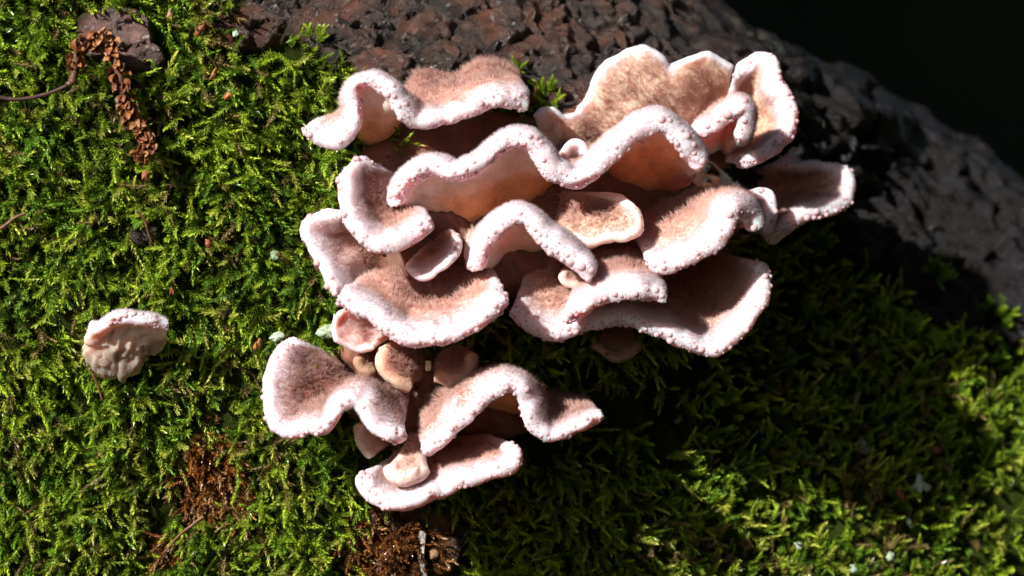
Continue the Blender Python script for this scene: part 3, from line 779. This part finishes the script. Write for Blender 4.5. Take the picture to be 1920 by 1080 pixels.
# --- lone bracket
bracket("lone small bracket with a pink-white lip, sitting apart on the green moss", [
    (168, 607, 100, 156, 652, 0), (188, 600, 108, 172, 684, 6), (208, 586, 115, 194, 706, 16), (236, 579, 118, 220, 714, 22), (268, 585, 118, 250, 694, 20), (299, 596, 112, 278, 664, 10), (317, 609, 105, 304, 632, 0)],
    W=26, Te=30, Tb=14, drops=0.35, big=[(219, 577, 4.8), (234, 576, 5.5), (252, 586, 6), (266, 587, 6), (295, 585, 4.6)], under=0.55, bh=22, group="lone bracket", ragged=9.0)

# ------------------------------------------------------------------ moss
def moss_shoots(root, nrm, dirn, length, nleaf, leaf_len, leaf_w, col, tipcol, spread=0.95):
    """feathery shoots: spirals of small keeled leaves round a bending stem; returns verts, faces, colours"""
    n = len(root)
    ref = unit(np.cross(dirn, nrm) + 1e-6)
    up = np.cross(ref, dirn)
    k = np.arange(nleaf)
    tau = ((k + 0.5) / nleaf)[None, :] ** 0.85
    ang = k[None, :] * 2.3999 + rng.random((n, 1)) * 6.28
    bend = rng.normal(size=(n, 1, 3)) * 0.22
    droop = -0.25 * rng.random((n, 1, 1)) * nrm[:, None, :]
    t3 = tau[..., None]
    pos = root[:, None] + (dirn[:, None] * t3 + (bend + droop) * t3 ** 2) * length[:, None, None]
    ax = unit(dirn[:, None] + 2 * (bend + droop) * t3)
    rad = unit(ref[:, None] * np.cos(ang)[..., None] + up[:, None] * np.sin(ang)[..., None])
    op = (spread * (1.0 - 0.62 * tau ** 3))[..., None] * rng.uniform(0.75, 1.2, (n, nleaf, 1))
    ld = unit(ax * np.cos(op) + rad * np.sin(op))
    side = unit(np.cross(ld, ax) + 1e-6)
    kn = np.cross(side, ld)
    ll = (leaf_len[:, None] * rng.uniform(0.7, 1.2, (n, nleaf)) * (1 - 0.35 * tau ** 2))[..., None]
    lw = (leaf_w[:, None] * rng.uniform(0.8, 1.2, (n, nleaf)))[..., None]
    v = np.empty((n, nleaf, 4, 3))
    v[:, :, 0] = pos
    v[:, :, 1] = pos + ld * ll * 0.38 + side * lw * 0.5 + kn * lw * 0.22
    v[:, :, 2] = pos + ld * ll + kn * ll * 0.10
    v[:, :, 3] = pos + ld * ll * 0.38 - side * lw * 0.5 + kn * lw * 0.22
    c = np.empty((n, nleaf, 4, 3))
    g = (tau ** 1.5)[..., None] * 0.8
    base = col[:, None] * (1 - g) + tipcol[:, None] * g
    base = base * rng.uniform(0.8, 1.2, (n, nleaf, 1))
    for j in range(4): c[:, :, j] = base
    m = n * nleaf
    b = np.arange(m)[:, None] * 4
    f = np.concatenate([b + np.array([[0, 1, 2]]), b + np.array([[0, 2, 3]])])
    return v.reshape(-1, 3), f, c.reshape(-1, 3)

flat_p = lp.reshape(-1, 3); flat_n = ln2.reshape(-1, 3); flat_q = toQ(flat_p)
area_ok = (np.abs(TT).ravel() < 1500) & (th[AI].ravel() < 1.35) & (th[AI].ravel() > -0.8)
inview = (flat_q[:, 0] > -200) & (flat_q[:, 0] < 2120) & (flat_q[:, 1] > -150) & (flat_q[:, 1] < 1240)
md = moss_amount(flat_q[:, 0], flat_q[:, 1])
def dead_amount(px, py):
    q = np.stack([px / 30.0, py / 30.0, px * 0], -1)
    w = 0.35 * fbm(q, 2, 77)
    a = np.minimum(ell(px, py, 395, 890, 62, 82), ell(px, py, 428, 925, 62, 40))
    a = np.minimum(a, ell(px, py, 735, 1015, 90, 62))
    a = np.minimum(a, ell(px, py, 330, 1020, 40, 18))
    return 1 - (a + w)
dd = dead_amount(flat_q[:, 0], flat_q[:, 1])
def pick_pts(mask, n, extra=4.0):
    ids = np.where(mask)[0]
    k = rng.choice(ids, size=n)
    p = flat_p[k] + rng.normal(size=(n, 3)) * extra * S
    return p, flat_n[k], flat_q[k]

def tangent_frame(nrm):
    zup = np.array([0, 0, 1.0])
    e_up = unit(zup - nrm * (nrm @ zup)[:, None])
    e_rt = np.cross(e_up, -nrm) * -1
    e_rt = np.where((e_rt[:, :1] < 0), -e_rt, e_rt)
    return e_up, e_rt

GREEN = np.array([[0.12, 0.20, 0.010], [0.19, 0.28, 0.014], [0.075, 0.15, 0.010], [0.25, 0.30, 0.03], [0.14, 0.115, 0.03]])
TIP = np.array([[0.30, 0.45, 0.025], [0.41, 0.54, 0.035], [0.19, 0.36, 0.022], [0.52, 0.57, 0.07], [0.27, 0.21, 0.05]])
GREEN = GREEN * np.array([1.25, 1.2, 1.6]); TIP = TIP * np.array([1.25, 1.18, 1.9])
def carpet(mask, n, pal, tip, weights, len_rng, nleaf, lift_rng, name, mat, leaf=(13, 4.2)):
    p, nr, q = pick_pts(mask, n)
    e_up, e_rt = tangent_frame(nr)
    lowf = fbm(q / 120.0, 2, 91); lowg = fbm(q / 60.0, 2, 92)
    rgt = sstep(1050, 1450, q[:, 0])
    mean = np.radians(-100) * (1 - rgt) + np.radians(70) * rgt + lowf * 1.7
    an = mean + rng.normal(size=n) * (1.0 + 0.6 * rgt)
    lift = rng.uniform(*lift_rng, n) + 0.5 * rgt
    d = unit(e_rt * np.cos(an)[:, None] + e_up * np.sin(an)[:, None] + nr * lift[:, None])
    L = rng.uniform(*len_rng, n) * (1 + 0.35 * lowg) * (1 - 0.15 * rgt)
    wt = np.array(weights)[None, :] * np.exp(1.7 * np.stack([fbm(q / 85.0, 2, 200 + k) * 2 for k in range(len(weights))], -1))
    wt = wt / wt.sum(1, keepdims=True)
    pk = (rng.random((n, 1)) > np.cumsum(wt, 1)).sum(1).clip(0, len(weights) - 1)
    jit = rng.uniform(0.75, 1.25, (n, 1))
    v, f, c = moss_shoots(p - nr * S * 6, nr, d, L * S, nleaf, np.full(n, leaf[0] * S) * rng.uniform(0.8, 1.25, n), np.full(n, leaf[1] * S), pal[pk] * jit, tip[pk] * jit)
    return obj(name, mesh_np(name, v, f, c), mat)

gap = fbm(flat_q / 48.0, 3, 301)
clus = cluster_d(flat_q[:, 0], flat_q[:, 1])
m_green = area_ok & inview & (md > 0.05) & (dd < -0.02) & (gap > -0.36 + 0.55 * sstep(1.15, 0.6, ell(flat_q[:, 0], flat_q[:, 1], 1170, 770, 230, 130))) & (clus > 0.9)  # sparse moss below the cluster, thinned further to deepen the shadow there
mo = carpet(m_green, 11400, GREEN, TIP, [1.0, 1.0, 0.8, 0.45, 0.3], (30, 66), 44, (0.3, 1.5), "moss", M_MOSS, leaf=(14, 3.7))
tag(mo, "carpet of bright green feathery moss covering the log", "moss", kind="stuff")
# moss further along the log, outside the picture, thinner
m_far = area_ok & ~inview & (md > 0.05) & (th[AI].ravel() > -0.5)
BR = np.array([[0.18, 0.065, 0.015], [0.22, 0.10, 0.035], [0.11, 0.045, 0.015]])
BT = np.array([[0.42, 0.17, 0.04], [0.52, 0.32, 0.15], [0.24, 0.09, 0.03]])
m_dead = area_ok & inview & (dd > 0.0)
de = carpet(m_dead, 800, BR, BT, [1, 0.6, 0.6], (26, 52), 36, (0.2, 1.0), "dead_moss", M_DEAD, leaf=(12, 3.2))
tag(de, "patches of withered rust-brown moss among the green", "moss", kind="stuff")

# single tufts on the bare bark
def tuft(label, px, py, rad, n, pal, lift=3.0, up=0.7, size=1.0, group="moss tufts on the bark"):
    p0, n0 = on_log(px, py, lift)
    a = rng.uniform(0, 6.28, n); rr = np.sqrt(rng.random(n)) * rad * S
    nn = np.repeat(n0[None], n, 0)
    e_up, e_rt = tangent_frame(nn)
    p = p0 + e_rt * (np.cos(a) * rr)[:, None] + e_up * (np.sin(a) * rr)[:, None] - nn * S * 5
    d = unit(nn * 0.75 + e_up * up + (e_rt * np.cos(a)[:, None] + e_up * np.sin(a)[:, None]) * 0.7 + rng.normal(size=(n, 3)) * 0.15)
    k = rng.integers(0, len(pal), n)
    v, f, c = moss_shoots(p, nn, d, rng.uniform(18, 34, n) * S * size, 36, np.full(n, 13 * S * size), np.full(n, 3.2 * S * size), GREEN[pal][k], TIP[pal][k], 0.75)
    o = obj("moss_tuft", mesh_np("moss_tuft", v - p0, f, c), M_MOSS, None, p0)
    tag(o, label, "moss", group)
tuft("round bright green moss tuft on bark, between two pink fungus shelves", 1022, 182, 20, 26, [0, 1], 10)
tuft("thin green moss sprig on bark above the upper left pink shelf", 962, 138, 9, 7, [0, 2], 6)
tuft("small green moss sprig on reddish bark left of the upper left pink shelf", 586, 72, 10, 9, [0, 1])
tuft("dark green moss clump just below the wide brown cup at the right", 1515, 460, 34, 34, [2, 0], 6, size=1.2)
tuft("dark moss spire on grey bark, well right of the lowest right bracket", 1756, 520, 16, 16, [2, 0], 6, size=1.3)
tuft("broad pale-tipped moss plume at the bark's edge, far right", 1862, 600, 24, 24, [0, 2], 8, size=1.3)

# ------------------------------------------------------------------ small things lying on the moss
def tube(path, rad, nseg=8):
    path = np.asarray(path, float); n = len(path)
    tan = unit(np.gradient(path, axis=0))
    a = unit(np.cross(tan, np.array([0.1, 1, 0.2]))); b = np.cross(tan, a)
    an = np.linspace(0, 2 * math.pi, nseg, endpoint=False)
    rad = np.broadcast_to(rad, (n,))
    v = path[:, None] + (a[:, None] * np.cos(an)[None, :, None] + b[:, None] * np.sin(an)[None, :, None]) * rad[:, None, None]
    i = np.arange(n * nseg).reshape(n, nseg); j = np.roll(i, -1, axis=1)
    f = np.stack([i[:-1], j[:-1], j[1:], i[1:]], -1).reshape(-1, 4)
    vv = np.concatenate([v.reshape(-1, 3), path[:1], path[-1:]])
    c0, c1 = n * nseg, n * nseg + 1
    t = np.concatenate([np.stack([j[0], i[0], np.full(nseg, c0)], -1), np.stack([i[-1], j[-1], np.full(nseg, c1)], -1)])
    return vv, [f, t]

def path_on_log(pts, lift, n):
    pts = np.array(pts, float)
    d = catmull(pts, n)
    out = []
    hs = hlog(d[:, 0], d[:, 1]) + lift
    return P(np.column_stack([d[:, :2], hs]))

# dry catkin
ck = bpy.data.objects.new("dry_catkin", None); COL.objects.link(ck)
stem = path_on_log([(-70, 168), (-20, 178), (20, 186), (60, 183), (100, 172), (126, 160)], 58, 40)
spine = path_on_log([(126, 160), (136, 150), (142, 125), (145, 100), (158, 80), (182, 78), (204, 74), (214, 95), (221, 130), (229, 165), (238, 200), (248, 228), (264, 245), (278, 262), (274, 284), (262, 296)], 55, 110)
ck.location = spine[0]
tag(ck, "curled rust-brown dried catkin with a thin dark stalk, lying on moss", "catkin")
v, f = tube(stem - spine[0], np.linspace(4.2, 3.2, 40) * S, 8)
cc = np.array([0.085, 0.045, 0.04]) * (0.7 + 0.6 * rng.random((len(v), 1)))
obj("stalk", mesh_np("stalk", v, f, cc), M_DRY, ck)
v, f = tube(spine - spine[0], np.interp(np.arange(110), [0, 8, 14, 40, 95, 109], [5, 8, 7, 9, 7, 5]) * S, 8)
v = v + rng.normal(size=v.shape) * 0.6 * S
obj("rachis", mesh_np("rachis", v, f, np.array([0.13, 0.06, 0.035]) * (0.6 + 0.8 * rng.random((len(v), 1)))), M_DRY, ck)
def scale_mesh(seed):
    r = np.random.default_rng(seed); n, m = 6, 5
    vs = []; 
    for j in range(m):
        y = j / (m - 1); wdt = 0.75 * math.sin(math.pi * (0.18 + 0.72 * y)) 
        for i in range(n):
            x = (i / (n - 1) - 0.5) * 2
            vs.append((x * wdt, y * 1.7, 0.55 * x * x * wdt + 0.35 * math.sin(y * 2.6) + r.normal() * 0.05))
    vs = np.array(vs); i = np.arange(n * m).reshape(m, n)
    f = np.stack([i[:-1, :-1], i[:-1, 1:], i[1:, 1:], i[1:, :-1]], -1).reshape(-1, 4)
    col = np.array([(0.30, 0.115, 0.035), (0.22, 0.075, 0.025), (0.36, 0.16, 0.06), (0.16, 0.06, 0.03)][seed % 4]) * (0.75 + 0.5 * r.random((len(vs), 1)))
    v2 = np.concatenate([vs, vs - np.array([0, 0, 0.10])]); f2 = np.concatenate([f, f[:, ::-1] + n * m])
    return mesh_np("scale", v2, f2, np.concatenate([col, col]))
scales = [scale_mesh(k) for k in range(4)]
for s_ in scales: s_.materials.append(M_DRY)
from mathutils import Matrix
tan_sp = unit(np.gradient(spine, axis=0))
for k in range(210):
    j = int(rng.integers(12, 109))
    if 24 < j < 30 and rng.random() < 0.7: continue
    t_ = tan_sp[j]
    rad_ = unit(np.cross(t_, unit(rng.normal(size=3))))
    if rad_[1] > 0.35: rad_ = rad_ * np.array([1, -1, 1]); 
    rad_ = unit(rad_ - t_ * (rad_ @ t_))
    ydir = unit(rad_ * 0.75 + t_ * 0.75 + rng.normal(size=3) * 0.28)
    xdir = unit(np.cross(ydir, rad_)); zdir = np.cross(xdir, ydir)
    sz = rng.uniform(7.0, 11.0) * S
    o = obj("scale", scales[k % 4], M_DRY, ck)
    mw = Matrix(((*(xdir[i] * sz for i in ()),),)) if False else Matrix([[xdir[i] * sz, ydir[i] * sz, zdir[i] * sz, (spine[j] - spine[0] + rad_ * 6.0 * S)[i]] for i in range(3)] + [[0, 0, 0, 1]])
    o.matrix_local = mw

def flake(name, label, cat, px, py, pts, lift, col, bulge=0.25, thick=1.6, mat=None, group=None, tiltv=(0, 0), wave=0.15):
    """a thin irregular lamina with real thickness; pts: outline in photo px round its centre"""
    p0, n0 = on_log(px, py, lift)
    nn = unit(n0[None] * 0.6 + np.array([[tiltv[0], -0.6, tiltv[1]]]))[0]
    e_up, e_rt = tangent_frame(nn[None])
    out = np.array(pts, float); m = len(out)
    out = catmull(np.vstack([out, out[:1]]), 28)[:-1]
    size = np.abs(out).max()
    rings = [1.0, 0.7, 0.35]
    vs = []
    for r_ in rings:
        for k, (x, y) in enumerate(out):
            z = bulge * size * (1 - r_ ** 2) + wave * size * math.sin(k * 0.9 + px) * r_ ** 2 + wave * 0.5 * size * math.sin(k * 2.1 + py) * r_
            vs.append((x * r_, -y * r_, z))
    vs.append((0, 0, bulge * size))
    vs = np.array(vs); no = len(out)
    q = []
    for j in range(2):
        for k in range(no):
            q.append((j * no + k, j * no + (k + 1) % no, (j + 1) * no + (k + 1) % no, (j + 1) * no + k))
    t = [(2 * no + k, 2 * no + (k + 1) % no, 3 * no) for k in range(no)]
    q = np.array(q); t = np.array(t); nvv = len(vs)
    lo = vs - np.array([0, 0, thick])
    sidef = np.array([((k + 1) % no, k, nvv + k, nvv + (k + 1) % no) for k in range(no)])
    allv = np.concatenate([vs, lo])
    W3 = e_rt[0][None] * allv[:, :1] + e_up[0][None] * allv[:, 1:2] + nn[None] * allv[:, 2:3]
    cl = np.array(col) * (0.75 + 0.5 * rng.random((len(allv), 1)))
    me = mesh_np(name, W3 * S, [q, q[:, ::-1] + nvv, sidef, t, t[:, ::-1] + nvv], cl)
    o = obj(name, me, mat or M_DRY, None, p0)
    return tag(o, label, cat, group)

MINT = (0.40, 0.50, 0.40)
LG = "lichen flakes on the moss"
flake("lichen_flake", "largest pale mint lichen flake with a dark notch, in the dim right-hand moss", "lichen", 1724, 908, [(-22, 12), (-8, -2), (0, -22), (10, -18), (14, -4), (24, 6), (16, 16), (6, 10), (0, 20), (-8, 12)], 34, MINT, group=LG)
flake("lichen_flake", "rounded mint lichen scrap, up-left of the largest lichen flake", "lichen", 1617, 838, [(-16, -6), (-4, -14), (10, -12), (18, 0), (12, 12), (0, 16), (-12, 6)], 34, (0.34, 0.44, 0.30), group=LG)
flake("lichen_flake", "small grey-green lichen tongue just below the largest lichen flake", "lichen", 1706, 980, [(-10, -12), (0, -8), (6, 2), (14, 10), (4, 12), (-6, 2)], 34, (0.30, 0.42, 0.26), group=LG)
flake("lichen_flake", "pale lichen chip low in the right-hand moss, under the grey-green tongue", "lichen", 1668, 1042, [(-8, 4), (0, -8), (10, -6), (8, 6), (-2, 10)], 34, (0.36, 0.44, 0.32), group=LG)
flake("lichen_flake", "thin whitish lichen sliver near the bottom, in right-hand moss", "lichen", 1497, 1022, [(-9, -4), (0, -6), (9, 0), (5, 6), (0, 12), (-4, 4)], 34, (0.42, 0.46, 0.42), group=LG)
flake("lichen_flake", "tiny pale lichen speck at the foot of the right-hand moss", "lichen", 1600, 1066, [(-6, -8), (3, -6), (8, 3), (2, 10), (-6, 5)], 34, (0.42, 0.50, 0.44), group=LG)
flake("lichen_flake", "pale green lichen leaf beside the crinkled pink underside flap", "lichen", 613, 622, [(-22, 4), (-12, -8), (4, -14), (18, -8), (22, 4), (10, 12), (-6, 12)], 40, (0.44, 0.56, 0.40), group=LG)
flake("lichen_flake", "pale lichen edge showing above the large brown cup's white rim", "lichen", 518, 632, [(-14, 2), (-4, -8), (10, -10), (16, 0), (4, 8), (-8, 8)], 36, (0.42, 0.52, 0.40), group=LG)
flake("lichen_flake", "tiny mint lichen chip on bare soil near the top bark", "lichen", 442, 62, [(-6, -2), (2, -7), (7, 0), (2, 7), (-5, 6)], 12, MINT, group=LG)
flake("lichen_flake", "round grey-green lichen disc in moss left of the drooping pale flap", "lichen", 515, 478, [(-9, -4), (0, -9), (9, -2), (7, 8), (-4, 9)], 36, (0.24, 0.34, 0.20), group=LG)

BRN = (0.26, 0.09, 0.035)
BG = "brown bud scales and leaf scraps"
flake("leaf_scrap", "folded orange-brown leaf scrap stuck behind the upper left pink shelf", "leaf", 838, 150, [(-26, -6), (-8, -16), (12, -12), (26, 0), (22, 12), (0, 14), (-20, 8)], 16, (0.30, 0.12, 0.035), 0.45, group=BG)
flake("bud_scale", "slim upright brown bud scale beside the round bright moss tuft", "leaf", 1000, 176, [(-4, 16), (-2, 0), (3, -18), (6, -4), (3, 14)], 34, (0.22, 0.075, 0.03), 0.1, group=BG)
flake("bud_scale", "curled red-brown scale near the top, among moss and bare soil", "leaf", 376, 54, [(-12, 12), (-6, -6), (6, -12), (12, -4), (4, 6), (-6, 14)], 30, BRN, 0.5, group=BG)
flake("bud_scale", "narrow orange scale below the curled red-brown scale, in moss", "leaf", 399, 140, [(-7, 10), (-2, -4), (6, -14), (8, -6), (2, 8)], 34, (0.34, 0.13, 0.05), 0.4, group=BG)
flake("bud_scale", "glossy orange scale beside a dark pit in the upper left moss", "leaf", 432, 176, [(-14, 6), (-4, -6), (10, -10), (14, -4), (4, 6), (-8, 12)], 30, (0.36, 0.12, 0.03), 0.4, group=BG)
flake("bud_scale", "pale tan seed husk near the top edge, in bright moss", "leaf", 318, 26, [(-6, 6), (0, -9), (7, 3), (4, 9), (-4, 10)], 36, (0.42, 0.26, 0.14), 0.5, group=BG)
flake("seed", "small round reddish seed perched on moss left of the cluster", "seed", 390, 456, [(-5, -8), (4, -6), (7, 5), (1, 9), (-5, 3)], 44, (0.30, 0.10, 0.05), 0.8, group=None)
flake("bud_scale", "small brown scale just under the dried catkin's tip", "leaf", 272, 328, [(-6, 9), (-5, -6), (4, -10), (8, 0), (3, 10)], 40, (0.34, 0.13, 0.06), 0.5, group=BG)
flake("bud_scale", "thin brown strip standing in moss above the lone bracket", "leaf", 322, 540, [(-5, 16), (-2, 0), (2, -18), (5, -6), (4, 12)], 34, (0.26, 0.11, 0.04), 0.1, group=BG)
flake("bud_scale", "orange scale in moss to the left of the large brown cup", "leaf", 482, 645, [(-10, 10), (-3, -4), (5, -12), (9, -4), (5, 8), (-3, 12)], 36, (0.40, 0.17, 0.04), 0.4, group=BG)
flake("bud_scale", "rust scale lodged in moss right of the lichen scraps", "leaf", 1756, 842, [(-12, 2), (-6, -8), (8, -6), (12, 4), (0, 10)], 32, (0.16, 0.05, 0.025), 0.4, group=BG)
flake("bud_scale", "red-brown fragment tucked under the largest lichen flake", "leaf", 1690, 926, [(-14, -6), (-2, -10), (10, 4), (6, 16), (-6, 8)], 30, (0.22, 0.07, 0.025), 0.4, group=BG)
flake("bark_shard", "curled glossy mauve bark shard in the brown patch at the bottom", "bark", 722, 1048, [(-20, 34), (-14, 8), (-12, -16), (2, -22), (10, -8), (12, 6), (-2, 14), (-10, 22)], 26, (0.16, 0.10, 0.10), 0.3, 3.0, M_BARK)
flake("bark_shard", "tan wood crumb beside the white crust at the bottom", "bark", 812, 1038, [(-10, -6), (0, -11), (11, -4), (8, 8), (-4, 10)], 18, (0.30, 0.18, 0.10), 0.5, 4.0, M_BARK)
flake("white_crust", "pale wavy crust streak running down the brown bottom patch", "crust", 792, 1040, [(-6, -48), (4, -44), (0, -26), (6, -10), (2, 4), (10, 16), (8, 34), (14, 48), (4, 50), (-4, 30), (-8, 12), (-10, -4), (-6, -22), (-10, -36)], 12, (0.50, 0.45, 0.40), 0.35, 4.0, M_BARK)
flake("wood_crumb", "tiny cream wood chip caught on the brown lump below the scooped bracket", "wood", 803, 685, [(-5, -9), (5, -7), (4, 9), (-5, 8)], 112, (0.60, 0.52, 0.36), 0.1, 2.0)
# short broken twig among the right-hand moss
tw = path_on_log([(1600, 768), (1604, 757), (1608, 745), (1611, 733)], 44, 12)
v, f = tube(tw - tw[0], np.linspace(5.2, 4.4, 12) * S, 9)
tag(obj("twig", mesh_np("twig", v, f, np.array([0.17, 0.15, 0.09]) * (0.7 + 0.6 * rng.random((len(v), 1)))), M_BARK, None, tw[0]), "short grey broken twig stub poking out of the dim right-hand moss", "twig")
for lab, pts, w_ in (("brown stalk bending through moss below the dark pit, left side", [(255, 395), (270, 410), (276, 430), (284, 455)], 3.0),
                     ("thin tan straw lying on the far left moss", [(-20, 440), (8, 424), (28, 408), (48, 400)], 4.0),
                     ("dead brown moss stem below the lone small bracket", [(168, 690), (178, 710), (186, 730), (192, 752)], 3.4),
                     ("rusty stem trailing down-left from the withered moss patch", [(382, 968), (360, 985), (335, 1005), (305, 1040)], 4.0)):
    pth = path_on_log(pts, 46, 24)
    v, f = tube(pth - pth[0], np.linspace(w_, w_ * 0.6, 24) * S, 7)
    tag(obj("fallen_twig", mesh_np("fallen_twig", v, f, np.array([0.16, 0.08, 0.035]) * (0.6 + 0.8 * rng.random((len(v), 1)))), M_DRY, None, pth[0]), lab, "stem")

print("TRIS", sum(len(o.data.loops) - 2 * len(o.data.polygons) for o in scene.objects if o.type == "MESH" and o.data.users == 1))
